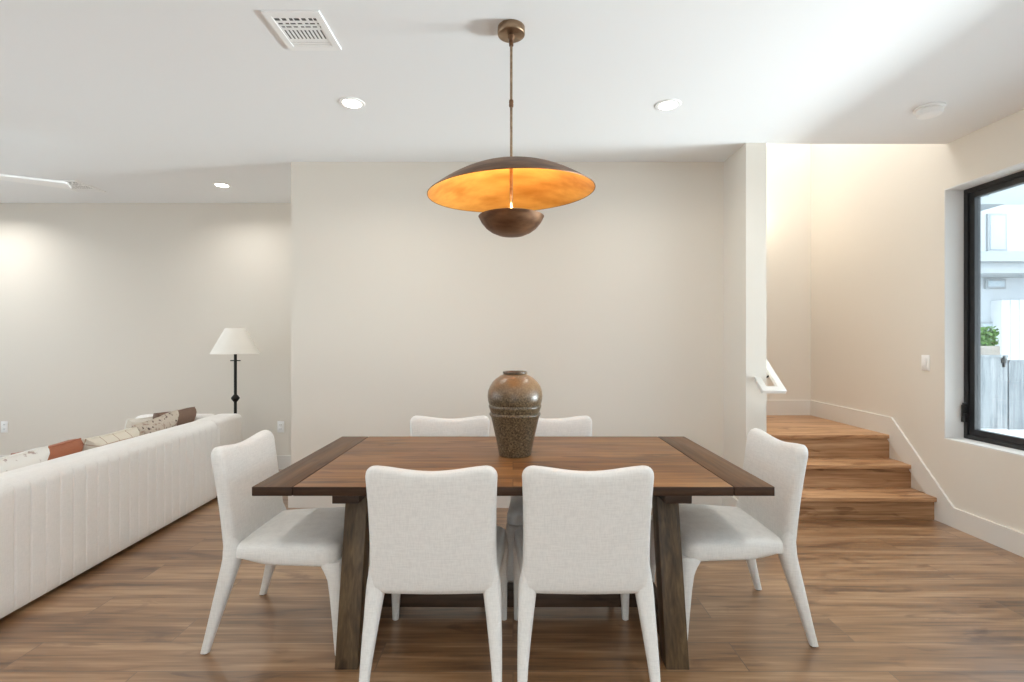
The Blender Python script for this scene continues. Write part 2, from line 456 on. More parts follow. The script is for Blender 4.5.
# ------------------------------------------------------------------ window in the right wall
def ring_x(bm, x0, x1, y0, y1, z0, z1, w):
    box(bm, x0, x1, y0, y0+w, z0, z1); box(bm, x0, x1, y1-w, y1, z0, z1)
    box(bm, x0, x1, y0+w, y1-w, z0, z0+w); box(bm, x0, x1, y0+w, y1-w, z1-w, z1)
    return bm
win = empty('window_1', (XR+.15, (WY0+WY1)/2, WZ0)); tag(win, kind='structure')
wo = -Vector(win.location)
build('window_frame', ring_x(BM(), XR+.135, XR+.20, WY0, WY1, WZ0, WZ1, .038), M['blackframe'], win, loc=wo, smooth=False)
sash = build('window_sash', ring_x(BM(), XR+.148, XR+.19, WY0+.038, WY1-.038, WZ0+.038, WZ1-.038, .042), M['blackframe'], win, loc=wo, smooth=False)
build('pane', boxes((XR+.166, XR+.172, WY0+.08, WY1-.08, WZ0+.08, WZ1-.08)), M['glass'], win, loc=wo, smooth=False)
lt = boxes((XR+.110, XR+.135, WY1-.040, WY1-.012, .735, .80)); box(lt, XR+.105, XR+.118, WY1-.034, WY1-.018, .775, .86); box(lt, XR+.118, XR+.135, WY1-.04, WY1-.012, .85, .875)
build('window_latch', lt, M['blackframe'], win, loc=wo, bevel=.004)
def simple_window(name, cx, y0, y1, z0, z1):
    w_ = empty(name, (cx, (y0+y1)/2, z0)); tag(w_, kind='structure'); wl = -Vector(w_.location)
    build('window_frame', ring_x(BM(), cx-.03, cx+.03, y0, y1, z0, z1, .05), M['blackframe'], w_, loc=wl, smooth=False)
    build('mullion', boxes((cx-.03, cx+.03, (y0+y1)/2-.03, (y0+y1)/2+.03, z0+.05, z1-.05)), M['blackframe'], w_, loc=wl, smooth=False)
    build('pane', boxes((cx-.003, cx+.003, y0+.05, (y0+y1)/2-.03, z0+.05, z1-.05), (cx-.003, cx+.003, (y0+y1)/2+.03, y1-.05, z0+.05, z1-.05)), M['glass'], w_, loc=wl, smooth=False)
simple_window('window_2', XR+.165, W2[0], W2[1], W2[2], W2[3])
simple_window('added_window_3', XL-.075, -1.5, 4.7, .2, 2.55)  # unseen window added to let daylight into the living room
rv = .008
bm = boxes((XR+.001, XR+.135, WY0, WY1, WZ0-.0, WZ0+rv), (XR+.001, XR+.135, WY0, WY1, WZ1-rv, WZ1), (XR+.001, XR+.135, WY1-rv, WY1, WZ0+rv, WZ1-rv), (XR+.001, XR+.135, WY0, WY0+rv, WZ0+rv, WZ1-rv))
struct('trim_2', bm, M['reveal'], smooth=False)

# ------------------------------------------------------------------ dining table
T = empty('dining_table', (0, 2.43, 0))
tag(T, 'long brown wooden trestle dining table in the middle with darker breadboard ends', 'table')
to = Vector((0, -2.43, 0))
TZ, TT = .76, .036
TX0, TX1, TY0, TY1 = -1.004, 1.006, 1.92, 2.936
bw = .155
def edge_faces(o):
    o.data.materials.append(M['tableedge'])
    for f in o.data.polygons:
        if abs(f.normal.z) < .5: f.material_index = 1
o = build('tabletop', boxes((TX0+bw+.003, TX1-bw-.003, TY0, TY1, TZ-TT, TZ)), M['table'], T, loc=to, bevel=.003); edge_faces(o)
for a, b in ((TX0, TX0+bw), (TX1-bw, TX1)):
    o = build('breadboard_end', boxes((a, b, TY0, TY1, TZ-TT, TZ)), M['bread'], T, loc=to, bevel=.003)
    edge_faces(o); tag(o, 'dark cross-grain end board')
yc = (TY0+TY1)/2
for x0, x1 in ((-.717, -.624), (.616, .709)):
    build('crossbeam', boxes((x0-.008, x1+.008, 2.0, 2*yc-2.0, .668, TZ-TT)), M['darkwood'], T, loc=to, bevel=.004)
    for s in (-1, 1):
        # splayed leg: foot out towards the long edge, top in
        def sec(z, s=s):
            yb = yc + s*(yc-2.006); k = -s*.145*(z/.70)
            ya = yb+k; yb2 = ya - s*.085
            return [(x0, ya, z), (x1, ya, z), (x1, yb2, z), (x0, yb2, z)]
        bm = BM(); loft(bm, [sec(0), sec(.668)])
        build('leg', bm, M['legwood'], T, loc=to, bevel=.003)
build('stretcher', boxes((-.624, .616, yc-.045, yc+.045, .05, .128)), M['darkwood'], T, loc=to, bevel=.004)
for x0, x1 in ((-.705, -.636), (.628, .697)):
    build('end_rail', boxes((x0, x1, 2.10, 2*yc-2.10, .05, .128)), M['darkwood'], T, loc=to, bevel=.004)

# ------------------------------------------------------------------ upholstered dining chair (faces +Y)
def leg_bm(s, rear):
    """One tapering upholstered leg; the top runs up inside the seat or the side of the back."""
    N = 24; rings = []
    if rear:   # (z, half width, half depth, centre y, outer x)
        spec = [(0, .0150, .0165, -.302, .260), (.05, .0170, .0185, -.288, .260), (.13, .0205, .0225, -.266, .260), (.22, .0255, .0275, -.242, .259), (.30, .0300, .0315, -.221, .257),
                (.36, .0340, .0340, -.206, .256), (.395, .0345, .0345, -.200, .254), (.42, .0320, .0330, -.2015, .250), (.445, .0250, .0290, -.204, .2455), (.47, .0150, .0210, -.207, .241), (.49, .005, .010, -.208, .236)]
    else:
        spec = [(0, .0150, .0155, .268, .271), (.05, .0170, .0180, .2655, .272), (.15, .0210, .0225, .261, .273), (.25, .0255, .0275, .256, .274), (.31, .0300, .0325, .251, .274), (.345, .0365, .0395, .244, .278), (.368, .046, .048, .235, .275), (.385, .050, .052, .230, .270)]
    for z, hx, hy, yy, xo in spec:
        xc = s*(xo-hx); ring = []
        for i in range(N):
            a = 2*PI*i/N; ca, sa = math.cos(a), math.sin(a); e = .66
            ring.append((xc+hx*math.copysign(abs(ca)**e, ca), yy+hy*math.copysign(abs(sa)**e, sa), z))
        rings.append(ring)
    bm = BM(); loft(bm, rings); return bm

def chair_seat_bm():
    pts = [(-.240, -.205), (.240, -.205), (.276, .265), (-.276, .265)]
    ol = round_poly(pts, [.02, .02, .055, .055], 8, 8)
    prof = [(0, .366), (.5, .366), (.93, .366), (.975, .370), (.995, .380), (1.0, .395), (1.0, .410), (.993, .426), (.975, .440), (.94, .449), (.85, .455), (.65, .459), (.3, .461), (0, .461)]
    return puff(BM(), ol, prof, lambda u, v, h: (u, v, h-(.008*max(0, -v/.2) if h > .42 else 0)+(.030*min(1, max(0, (-v-.05)/.14)) if h < .385 else 0)), center=(0, .02))

def chair_back_bm():
    W = .245
    zb, zt = .362, .860
    # outline in (x, z): saddle-shaped top edge, rounded corners, gently waisted sides
    ol = []
    base = round_poly([(-W, zb), (W, zb), (W, zt), (-W, zt)], [.015, .015, .042, .042], 9, 14)
    for x, z in base:
        t = (z-zb)/(zt-zb)
        dip = .020*math.cos(min(1, abs(x)/.205)*PI/2)**1.5 if abs(x) < .205 else 0
        w = 1-.030*math.sin(PI*min(1, max(0, t)))
        ol.append((x*w, z-dip*max(0, t)**3))
    prof = [(0, -.030), (.4, -.030), (.75, -.0295), (.90, -.028), (.955, -.024), (.985, -.015), (1, 0), (.985, .015), (.955, .024), (.90, .029), (.75, .032), (.4, .034), (0, .034)]
    def fn(x, z, h):
        t = (z-zb)/(zt-zb)
        y = -.200 - .052*t - .016*t*t
        y -= .012*(1-(x/W)**2)          # slight wrap of the back
        return (x, y+h, z)
    return puff(BM(), ol, prof, fn, center=(0, .63))

def make_chair():
    root = empty('dining_chair')
    build('seat', chair_seat_bm(), M['chair'], root, angle=60)
    build('backrest', chair_back_bm(), M['chair'], root, angle=60)
    for s in (-1, 1):
        l = build('leg', leg_bm(s, True), M['chair'], root, angle=60)
        bm = lathe(BM(), [(0, -.0), (.012, 0), (.012, .006), (0, .006)], 16, center=(s*.245, -.302, -.004)); build('glide', bm, M['glide'], l)
        l = build('leg', leg_bm(s, False), M['chair'], root, angle=60)
        bm = lathe(BM(), [(0, -.0), (.011, 0), (.011, .006), (0, .006)], 16, center=(s*.256, .268, -.004)); build('glide', bm, M['glidew'], l)
    return root
proto = make_chair()
spots = [
    (-.300, 2.103, 0, 'white dining chair with its back to us, front left of the table'),
    (.276, 2.103, 0, 'white dining chair with its back to us, front right of the table'),
    (-.385, 2.79, PI, 'white chair tucked behind the table, left of the vase, only its backrest top showing'),
    (.240, 2.79, PI, 'white chair tucked behind the table, right of the vase, only its backrest top showing'),
    (-1.000, 2.36, -PI/2, 'white linen dining chair at the left end of the table, next to the sofa'),
    (1.000, 2.41, PI/2, 'white linen dining chair at the right end of the table, near the stairs'),
]
for i, (x, y, rz, lab) in enumerate(spots):
    o = proto if i == 0 else copy_tree(proto)
    o.location = (x, y, .004); o.rotation_euler.z = rz
    tag(o, lab, 'chair', 'white upholstered dining chairs round the table')

# ------------------------------------------------------------------ vase on the table
V = empty('vase', (.010, 2.465, TZ)); V.scale = (1, 1, .982)
tag(V, 'speckled brown glazed ceramic urn vase standing on the dining table', 'vase')
pr = [(0, .004), (.072, .004), (.077, 0), (.080, .006), (.083, .025), (.096, .09), (.109, .150), (.1185, .190), (.1215, .196), (.1255, .201), (.1265, .206), (.1245, .211), (.1205, .215), (.1225, .221), (.1275, .236), (.1295, .241), (.1300, .246), (.1285, .251), (.1265, .254), (.1305, .262), (.1345, .280), (.1355, .298), (.133, .320), (.125, .343), (.112, .364), (.093, .383), (.072, .397), (.058, .403),
      (.054, .408), (.055, .411), (.047, .409), (.045, .400), (.06, .385), (.10, .35), (.11, .30), (.10, .2), (.07, .03), (0, .02)]
build('vase_body', lathe(BM(), pr, 72), M['glaze'], V, angle=50)
build('vase_rim', lathe(BM(), [(.050, .406), (.057, .405), (.0605, .410), (.060, .416), (.056, .419), (.050, .418), (.047, .412), (.047, .404), (.050, .406)], 64), M['rimglaze'], V, angle=70)

# ------------------------------------------------------------------ pendant lamp
PX, PY = -.008, 2.27
P = empty('pendant_lamp', (PX, PY, CH))
tag(P, 'bronze pendant lamp with wide gold-lined dish and small bowl, hanging above the table', 'lamp')
build('canopy', lathe(BM(), [(0, -.036), (.058, -.036), (.0605, -.034), (.062, -.030), (.062, -.002), (.060, 0), (0, 0)], 64), M['brass'], P)
rod = lathe(BM(), [(0, -.70), (.006, -.70), (.006, -.036), (0, -.036)], 20)
build('rod', rod, M['brass'], P)
build('rod_joint', lathe(BM(), [(.006, -.362), (.0095, -.360), (.0105, -.352), (.0095, -.345), (.0105, -.338), (.0095, -.330), (.006, -.328)], 24), M['bronze'], P)
build('rod_collar', lathe(BM(), [(.006, -.085), (.010, -.083), (.010, -.055), (.016, -.046), (.016, -.036), (0, -.036)], 24), M['bronze'], P)
zr = 1.990-CH; R = .378; H = .135
bm = BM(); pr = []
for i in range(25):
    t = i/24; r = R*t
    pr.append((r, zr+H*(1-t**2.1)))
lathe(bm, pr, 96, 0)
pr2 = [(r*.992, z-.006) for r, z in pr]; pr2[-1] = (R-.003, zr-.002)
lathe(bm, pr2, 96, 1)
lathe(bm, [(R, zr), (R-.001, zr-.003), (R-.003, zr-.002)], 96, 0)
bmesh.ops.remove_doubles(bm, verts=bm.verts, dist=.0002)
sh = build('dish_shade', bm, [M['bronze'], M['gold']], P, angle=60)
sh.matrix_basis = Matrix.Translation((0, 0, zr)) @ Matrix.Rotation(math.radians(2.1), 4, 'X') @ Matrix.Rotation(math.radians(-2.6), 4, 'Y') @ Matrix.Translation((0, 0, -zr))
zb = 1.884-CH
pr = [(0, zb-.089), (.03, zb-.0875), (.06, zb-.082), (.09, zb-.069), (.115, zb-.051), (.135, zb-.027), (.149, zb), (.147, zb+.001), (.145, zb), (.131, zb-.025), (.112, zb-.047), (.088, zb-.064), (.06, zb-.077), (0, zb-.084)]
build('bowl', lathe(BM(), pr, 72), M['bronze'], P, angle=60)
build('inner_rod', lathe(BM(), [(0, zb-.084), (.0075, zb-.084), (.0075, zr+H-.008), (0, zr+H-.008)], 20), M['brass'], P)
for s in (-1, 1):
    build('bulb', lathe(BM(), [(0, -.03), (.012, -.028), (.02, -.012), (.022, 0), (.018, .014), (.008, .022), (0, .024)], 24, center=(s*.06, 0, zb-.046)), M['bulb'], P)

# ------------------------------------------------------------------ recessed downlights
def downlight(x, y, lab):
    o = empty('downlight', (x, y, CH))
    tag(o, lab, 'ceiling light', 'recessed ceiling downlights')
    build('trim_ring', lathe(BM(), [(.052, -.001), (.056, -.005), (.074, -.004), (.077, 0), (.050, 0), (.052, -.001)], 40), M['white'], o)
    build('lens', lathe(BM(), [(0, -.0035), (.054, -.0035), (.054, -.0005), (0, -.0005)], 40), M['led'], o)
    return o
def lamp_at(x, y, w, size=.11, name='downlight_or_fill', col=(.98, .97, .94), spread=150):
    d = bpy.data.lights.new(name, 'AREA'); d.shape = 'DISK'; d.size = size; d.energy = w; d.color = col
    d.spread = math.radians(spread)
    l = bpy.data.objects.new(name, d); C.objects.link(l); l.location = (x, y, CH-.012)
    return l
DL = 6
for x, y, lab in ((-.963, 2.99, 'lit recessed downlight in the ceiling left of the pendant lamp'), (.935, 3.015, 'lit recessed downlight in the ceiling right of the pendant lamp'),
                  (-2.654, 4.56, 'lit recessed downlight in the ceiling above the floor lamp')):
    downlight(x, y, lab); lamp_at(x, y, DL*.62)
for x, y in ((-5.2, 4.56), (-4.6, 2.2), (-2.6, .6), (-1, .3), (1, .3), (-1, -1.8), (1, -1.8), (-4.6, -.8)):  # unseen fill lamps added to brighten the room, without fixtures
    lamp_at(x, y, DL*1.1 if x > 0 else DL*(1.25 if x < -2 else .7))

# ------------------------------------------------------------------ smoke detector
S = empty('smoke_detector', (2.54, 3.05, CH)); tag(S, 'round white smoke detector on the ceiling near the right window', 'smoke detector')
build('mount', lathe(BM(), [(0, 0), (.078, 0), (.078, -.010), (.072, -.013), (0, -.013)], 48), M['white'], S)
build('detector_body', lathe(BM(), [(0, -.013), (.062, -.013), (.066, -.02), (.066, -.036), (.060, -.046), (.045, -.050), (0, -.051)], 48), M['white'], S)

# ------------------------------------------------------------------ ceiling registers
def register(x0, x1, y0, y1, lab):
    cx, cy = (x0+x1)/2, (y0+y1)/2
    o = empty('ceiling_vent', (cx, cy, CH)); tag(o, lab, 'vent', 'white ceiling air vents')
    hx, hy = (x1-x0)/2, (y1-y0)/2
    b = .030
    build('backing', boxes((-hx+b, hx-b, -hy+b, hy-b, -.0035, -.0025)), M['duct'], o, smooth=False)
    f = boxes((-hx, hx, -hy, -hy+b, -.008, 0), (-hx, hx, hy-b, hy, -.008, 0), (-hx, -hx+b, -hy+b, hy-b, -.008, 0), (hx-b, hx, -hy+b, hy-b, -.008, 0))
    build('vent_frame', f, M['white'], o, smooth=False)
    ix0, ix1 = -hx+b, hx-b; iy0 = -hy+b; L = 2*hy-2*b
    g = BM()
    def fx(a): return ix0+(ix1-ix0)*a
    def slat(xa, xb, ya, yb): box(g, fx(xa), fx(xb), iy0+L*ya, iy0+L*yb, -.0055, -.004)
    for ya, yb in ((0, .07), (.15, .215), (.265, .32), (.365, .44), (.74, .845), (.858, .92), (.933, 1)): slat(0, 1, ya, yb)
    for r, (ya, yb) in enumerate(((.07, .15), (.215, .265), (.32, .365))):
        for k in range(7): slat(k/6.6-.012, k/6.6+.012+.02*((k+r) % 3), ya, yb)
    for k in range(11): slat(k/10.5, k/10.5+.055, .44, .74)
    build('louvers', g, M['white'], o, smooth=False)
    return o
register(-1.085, -.835, 2.15, 2.437, 'white rectangular air vent in the ceiling near the pendant lamp')
register(-4.15, -3.87, 4.42, 4.76, 'white air vent at far left, partly behind the ceiling fan blade')

# ------------------------------------------------------------------ ceiling fan (only one blade tip reaches into the frame)
F = empty('ceiling_fan', (-3.86, 3.245, CH)); tag(F, 'white ceiling fan, one blade tip reaching in at the far left of the ceiling', 'fan')
fz = 2.45-CH
build('canopy', lathe(BM(), [(0, 0), (.07, 0), (.065, -.03), (.03, -.06), (0, -.06)], 40), M['white'], F)
build('downrod', lathe(BM(), [(0, -.05), (.012, -.05), (.012, fz+.07), (0, fz+.07)], 20), M['white'], F)
build('motor', lathe(BM(), [(0, fz+.08), (.05, fz+.075), (.09, fz+.04), (.095, fz), (.08, fz-.04), (0, fz-.05)], 48), M['white'], F)
for k in range(3):
    ol = round_poly([(.085, -.05), (.745, -.085), (.745, .085), (.085, .05)], .025, 5, 4)
    bm = prism(BM(), ol, lambda u, v: (u, v, fz-.006+.01*v), lambda u, v: (u, v, fz+.008+.01*v))
    b = build('blade', bm, M['white'], F, smooth=False)
    b.rotation_euler.z = math.radians(32+120*k)

# ------------------------------------------------------------------ wall plates
def outlet(x, lab):
    o = empty('wall_outlet', (x, YL, .435)); tag(o, lab, 'outlet', 'white wall outlets')
    build('cover_plate', boxes((-.036, .036, -.006, 0, -.058, .058)), M['white'], o, bevel=.003)
    for z in (-.022, .022):
        s = build('socket', boxes((-.015, .015, -.0085, -.005, z-.014, z+.014)), M['white'], o, bevel=.002)
        build('slots', boxes((-.008, -.0055, -.0092, -.008, z-.004, z+.006), (.0055, .008, -.0092, -.008, z-.004, z+.006)), M['slot'], s, smooth=False)
outlet(-5.24, 'white wall outlet at the far left edge above the cushions')
outlet(-2.392, 'white wall outlet near the corner, right of the floor lamp')
o = empty('light_switch', (XR, 3.79, 1.155)); tag(o, 'white rocker light switch on the right wall beside the window', 'switch')
build('cover_plate', boxes((-.006, 0, -.037, .037, -.058, .058)), M['white'], o, bevel=.003)
build('rocker', boxes((-.010, -.005, -.017, .017, -.034, .034)), M['white'], o, bevel=.002)

# ------------------------------------------------------------------ handrail on the stub wall
HR = empty('handrail', (1.86, 3.47, .975)); tag(HR, 'white wooden stair handrail wrapping round the end of the wall', 'handrail')
sl = math.atan(.76); cs, sn = math.cos(sl), math.sin(sl)
Lr = .80
poly = [(1.903, 0), (1.903, Lr), (1.858, Lr), (1.858, .048), (1.7775, .048), (1.7775, .151), (1.7325, .151), (1.7325, 0)]
def rp(u, v, h): return (u-1.86, v*cs-h*sn, v*sn+h*cs)
bm = prism(BM(), poly, lambda u, v: rp(u, v, 0), lambda u, v: rp(u, v, -.028))
build('rail', bm, M['trim'], HR, bevel=.003, segs=1)
for v in (.20,):
    bm = BM()
    p0 = Vector(rp(1.821, v-.03, -.05)); p1 = Vector(rp(1.878, v, -.024))
    d = (p1-p0).normalized(); a = d.cross(Vector((0, 0, 1))).normalized(); b = d.cross(a)
    loft(bm, [[tuple(p+(a*math.cos(2*PI*i/12)+b*math.sin(2*PI*i/12))*.006) for i in range(12)] for p in (p0, p1)])
    br = build('rail_bracket', bm, M['iron'], HR)

# ------------------------------------------------------------------ wall sconce in the stairwell (hidden behind the stub wall, its glow shows)
SC = empty('wall_sconce', (2.47, YS, 2.62)); tag(SC, 'glowing wall sconce on the stairwell back wall behind the wall end', 'sconce')
build('back_plate', boxes((-.05, .05, -.02, 0, -.08, .08)), M['iron'], SC, bevel=.004)
build('sconce_shade', lathe(BM(), [(0, -.09), (.045, -.09), (.05, -.085), (.05, .085), (.045, .09), (0, .09)], 32, center=(0, -.075, 0)), M['sconce'], SC)

# ------------------------------------------------------------------ floor lamp
L = empty('floor_lamp', (-2.665, 4.80, 0)); tag(L, 'black iron floor lamp with a white cone shade behind the sofa', 'lamp')
build('base', lathe(BM(), [(0, 0), (.13, 0), (.13, .012), (.12, .02), (.03, .03), (.015, .05), (0, .05)], 48), M['iron'], L)
build('pole', lathe(BM(), [(0, .04), (.0135, .04), (.0135, 1.26), (0, 1.26)], 20), M['iron'], L)
build('knot', lathe(BM(), [(.0135, .735), (.02, .742), (.036, .764), (.038, .772), (.036, .780), (.02, .800), (.0135, .808)], 32), M['iron'], L)
bm = boxes((-.047, .047, -.005, .005, 1.127, 1.137))
build('cross_bar', bm, M['iron'], L)
pr = [(.212, 1.198), (.088, 1.440), (.085, 1.440), (.209, 1.198), (.212, 1.198)]
sh = build('lamp_shade', lathe(BM(), pr, 64), M['shade'], L, angle=30)
bm = boxes((-.084, .084, -.003, .003, 1.425, 1.431), (-.003, .003, -.084, .084, 1.425, 1.431)); build('shade_spider', bm, M['iron'], L)
build('lamp_bulb', lathe(BM(), [(0, 1.25), (.012, 1.255), (.015, 1.28), (.028, 1.32), (.022, 1.35), (0, 1.36)], 24), M['white'], L)

# ------------------------------------------------------------------ sofa: local +Y runs along the back, local x = 0 at the fluted outer face
SY0, SY1 = 1.55, 4.13
SO = empty('sofa', (-2.355, 2.0, 0), math.atan(.0385)); tag(SO, 'long off-white sofa with vertical channel-tufted back turned towards the table', 'sofa')
def sofa_back_bm():
    # cross-section (x, z, flute weight)
    th = .22; zt = .665; zb = .030
    sec = [(-th, .34, 0)]
    for k in range(7):
        a = PI-PI/2*k/6
        sec.append((-th+.06+.06*math.cos(a), zt-.06+.06*math.sin(a), 0))
    for k in range(9):
        a = PI/2-PI/2*k/8
        sec.append((-.075+.075*math.cos(a), zt-.075+.075*math.sin(a), 0 if k < 5 else (k-4)/4))
    for k in range(1, 9): sec.append((0, zt-.075-(zt-.075-zb-.02)*k/8, 1))
    sec += [(-.012, zb, .3), (-th, zb, 0)]
    pitch = .082
    ys = []
    n = int(round((SY1-SY0)/pitch))
    fr = [0, .03, .07, .13, .25, .5, .75, .87, .93, .97]
    for i in range(n):
        ys += [((i+f), f) for f in fr]
    ys.append((n, 0))
    rings = []
    for q, f in ys:
        y = SY0+(SY1-SY0)*q/n
        e = min(f, 1-f)
        g = -.0055*math.exp(-(e/.028)**2)-.0018*(1-min(1, e/.5))**2
        endr = min(1, (SY1-y)/.012) if y > SY1-.012 else 1
        rings.append([(x+g*w, y-2.0, z) for x, z, w in sec])
    bm = BM(); loft(bm, rings); return bm
build('backrest', sofa_back_bm(), M['sofa'], SO, angle=50)
def rbox(x0, x1, y0, y1, z0, z1, r, rz=None):
    ol = round_poly([(x0, y0), (x1, y0), (x1, y1), (x0, y1)], r, 6, 3)
    cx, cy = (x0+x1)/2, (y0+y1)/2
    rz = rz or r
    bm = BM(); rings = []
    def shrink(d):
        w, h = (x1-x0)/2, (y1-y0)/2
        return [(cx+(u-cx)*(w-d)/w, cy+(v-cy)*(h-d)/h) for u, v in ol]
    for k in range(7):
        a = PI/2*k/6; d = rz*(1-math.sin(a)); rings.append([(u, v, z0+rz*(1-math.cos(a))) for u, v in shrink(d)])
    for k in range(7):
        a = PI/2*k/6; d = rz*(1-math.cos(a)); rings.append([(u, v, z1-rz*(1-math.sin(a))) for u, v in shrink(d)])
    loft(bm, rings); return bm
build('back_corner', rbox(-.225, -.003, SY1-2.0+.003, SY1-2.0+.43, .030, .665, .04), M['sofa'], SO, angle=50)
build('arm', rbox(-.87, -.229, SY1-2.0+.26, SY1-2.0+.43, .030, .665, .04), M['sofa'], SO, angle=50)
build('arm', rbox(-.92, -.003, SY0-2.0-.30, SY0-2.0-.004, .030, .665, .04), M['sofa'], SO, angle=50)
build('base', boxes((-.90, -.222, SY0-2.0, SY1-2.0+.255, .06, .29)), M['sofa'], SO, bevel=.01)
build('plinth', boxes((-.86, -.07, SY0-2.2, SY1-2.0+.28, .0, .06)), M['slot'], SO, smooth=False)
ncu = 3; w = (SY1-SY0)/ncu
for i in range(ncu):
    build('seat_cushion', rbox(-.93, -.224, SY0-2.0+w*i+.004, SY0-2.0+w*(i+1)-.004, .292, .42, .04), M['sofa'], SO, angle=50)

# ------------------------------------------------------------------ throw pillows leaning on the sofa back
def pillow(name, mats, size, thick, x, y, z, lean, yaw, lab, roll=0.0, hf=1.0, cat='cushion'):
    h = size/2
    ol = []
    n = 10
    cs_ = [(-h, -h), (h, -h), (h, h), (-h, h)]
    for i in range(4):
        a = Vector(cs_[i]); b = Vector(cs_[(i+1) % 4])
        nrm = Vector((-(b-a).y, (b-a).x)).normalized()
        for k in range(n):
            t = k/n
            p = a.lerp(b, t)+nrm*(.03*size*math.sin(PI*t))
            ol.append((p.x*hf, p.y))
    th = thick/2
    prof = [(0, -th), (.3, -th*.97), (.55, -th*.87), (.75, -th*.68), (.88, -th*.47), (.96, -th*.23), (.99, -th*.09), (1.008, 0), (.99, th*.09), (.96, th*.23), (.88, th*.47), (.75, th*.68), (.55, th*.87), (.3, th*.97), (0, th)]
    bm = BM()
    puff(bm, ol, prof, lambda u, v, q: (u, v, q))
    # local: plane of the cushion is XY; stand it up so its face looks to -X
    o = empty(name, (x, y, z)); tag(o, lab, cat, 'throw pillows on the sofa')
    c = build('cover', bm, mats[0], o, angle=70)
    if len(mats) > 1:
        for f in c.data.polygons:
            pass
        c.data.materials.append(mats[1])
        for f in c.data.polygons:
            if f.center.z > .0: f.material_index = 1
    pp = BM()
    rr = .004
    pts = [Vector((u*1.012, v*1.012, 0)) for u, v in ol]
    rings = []
    for i in range(len(pts)):
        d = (pts[(i+1) % len(pts)]-pts[i-1]).normalized(); a = d.cross(Vector((0, 0, 1)))
        rings.append([tuple(pts[i]+a*rr*math.cos(2*PI*k/6)+Vector((0, 0, rr*math.sin(2*PI*k/6)))) for k in range(6)])
    rings.append(rings[0]); loft(pp, rings, cap=False)
    build('piping', pp, mats[0], o)
    base = Matrix.Rotation(yaw, 4, 'Z') @ Matrix.Rotation(PI/2+lean, 4, 'Y') @ Matrix.Rotation(roll, 4, 'Z')
    o.matrix_world = Matrix.Translation((x, y, z)) @ base
    return o
# top edges are what show over the sofa back
def P_at(name, mats, size, thick, x_top, y, z_top, lean, yaw, lab, roll=0):
    # the cushion stands on the seat (z = .42) and its top edge shows over the sofa back
    H = (z_top-.424-size*.5*abs(math.sin(roll)))/math.cos(lean)
    return pillow(name, mats, size, thick, x_top-math.sin(lean)*H/2, y, (z_top+.424)/2, lean, yaw, lab, roll, H/size)
D_ = math.radians
P_at('throw_pillow', [M['whitefloral']], .44, .20, -2.66, 2.64, .715, D_(17), 0.03, 'white cushion with faint floral print, nearest on the sofa at far left')
P_at('throw_pillow', [M['terra']], .43, .21, -2.735, 2.955, .700, D_(17), 0.05, 'plump terracotta cushion on the sofa between white floral and cream plaid ones')
P_at('throw_pillow', [M['terra']], .44, .14, -2.98, 2.62, .735, D_(20), -.03, 'terracotta cushion set further back, behind the white floral cushion')
P_at('throw_pillow', [M['creamplaid']], .43, .21, -2.69, 3.36, .700, D_(17), 0.02, 'cream cushion with thin plaid lines in the middle of the sofa')
P_at('throw_pillow', [M['floral']], .40, .17, -2.75, 3.89, .745, D_(16), -.10, 'beige floral cushion with a raised corner near the far sofa arm', roll=.16)
P_at('throw_pillow', [M['cream']], .32, .12, -2.94, 3.99, .715, D_(16), -.10, 'plain cream cushion squeezed between the floral and brown ones', roll=-.05)
P_at('throw_pillow', [M['brown']], .38, .22, -2.82, 4.20, .740, D_(17), -.15, 'taupe brown cushion in the far corner of the sofa', roll=0)

# ------------------------------------------------------------------ outside
GZ = -.45
struct('ground', boxes((XR+.2, 40, -30, 40, GZ-.2, GZ), (-40, XR+.2, -30, YN-.15, -.25, -.16)), M['concrete'], smooth=False)
FY = 10.0
fe = empty('wooden_fence', (10, FY, GZ)); tag(fe, 'weathered grey wooden board fence outside the window', 'fence')
build('boards', boxes((-.10, 9, -.02, .02, 0, 1.35)), M['fence'], fe, smooth=False)
build('top_rail', boxes((-.10, 9, -.035, .035, 1.35, 1.39)), M['fence'], fe, smooth=False)
ga = empty('garden_gate', (9.1, FY, GZ)); tag(ga, 'grey wooden gate with a dark latch at the left end of the fence', 'gate')
build('boards', boxes((-2.6, .77, -.02, .02, .02, 1.44)), M['fence'], ga, smooth=False)
build('top_rail', boxes((-2.6, .77, -.04, .0, 1.44, 1.49)), M['fence'], ga, smooth=False)
build('latch', boxes((.64, .72, -.05, -.02, 1.33, 1.42), (.665, .69, -.06, -.02, 1.25, 1.47)), M['latch'], ga, smooth=False)
HY = 14.0
# neighbour's house
ho = empty('neighbour_house', (14, HY, GZ)); tag(ho, 'white two-storey house with board-and-batten siding seen through the window', 'house')
hb = -Vector((14, HY, GZ))
k = 1/500.0
def wx(px, D): return (px-513)*k*D
def wz(py, D): return EYE+(341-py)*k*D
build('wall', boxes((wx(955, HY), wx(1110, HY), HY, HY+6, GZ, wz(205, HY))), M['ext_stucco'], ho, loc=hb, smooth=False)
bt = boxes((wx(1001, HY-.3), wx(1110, HY-.3), HY-.3, HY, GZ, wz(300, HY-.3)))
for i in range(9): box(bt, wx(1001+9*i, HY-.3), wx(1001+9*i, HY-.3)+.045, HY-.325, HY-.3, GZ, wz(300, HY-.3))
build('batten_siding', bt, M['ext_white'], ho, loc=hb, smooth=False)
build('balcony_fascia', boxes((wx(940, HY-1), wx(1110, HY-1), HY-1.0, HY, wz(273, HY-1), wz(262, HY-1)), (wx(940, HY-1), wx(1110, HY-1), HY-1.12, HY, wz(262, HY-1), wz(252, HY-1))), M['ext_grey'], ho, loc=hb, smooth=False)
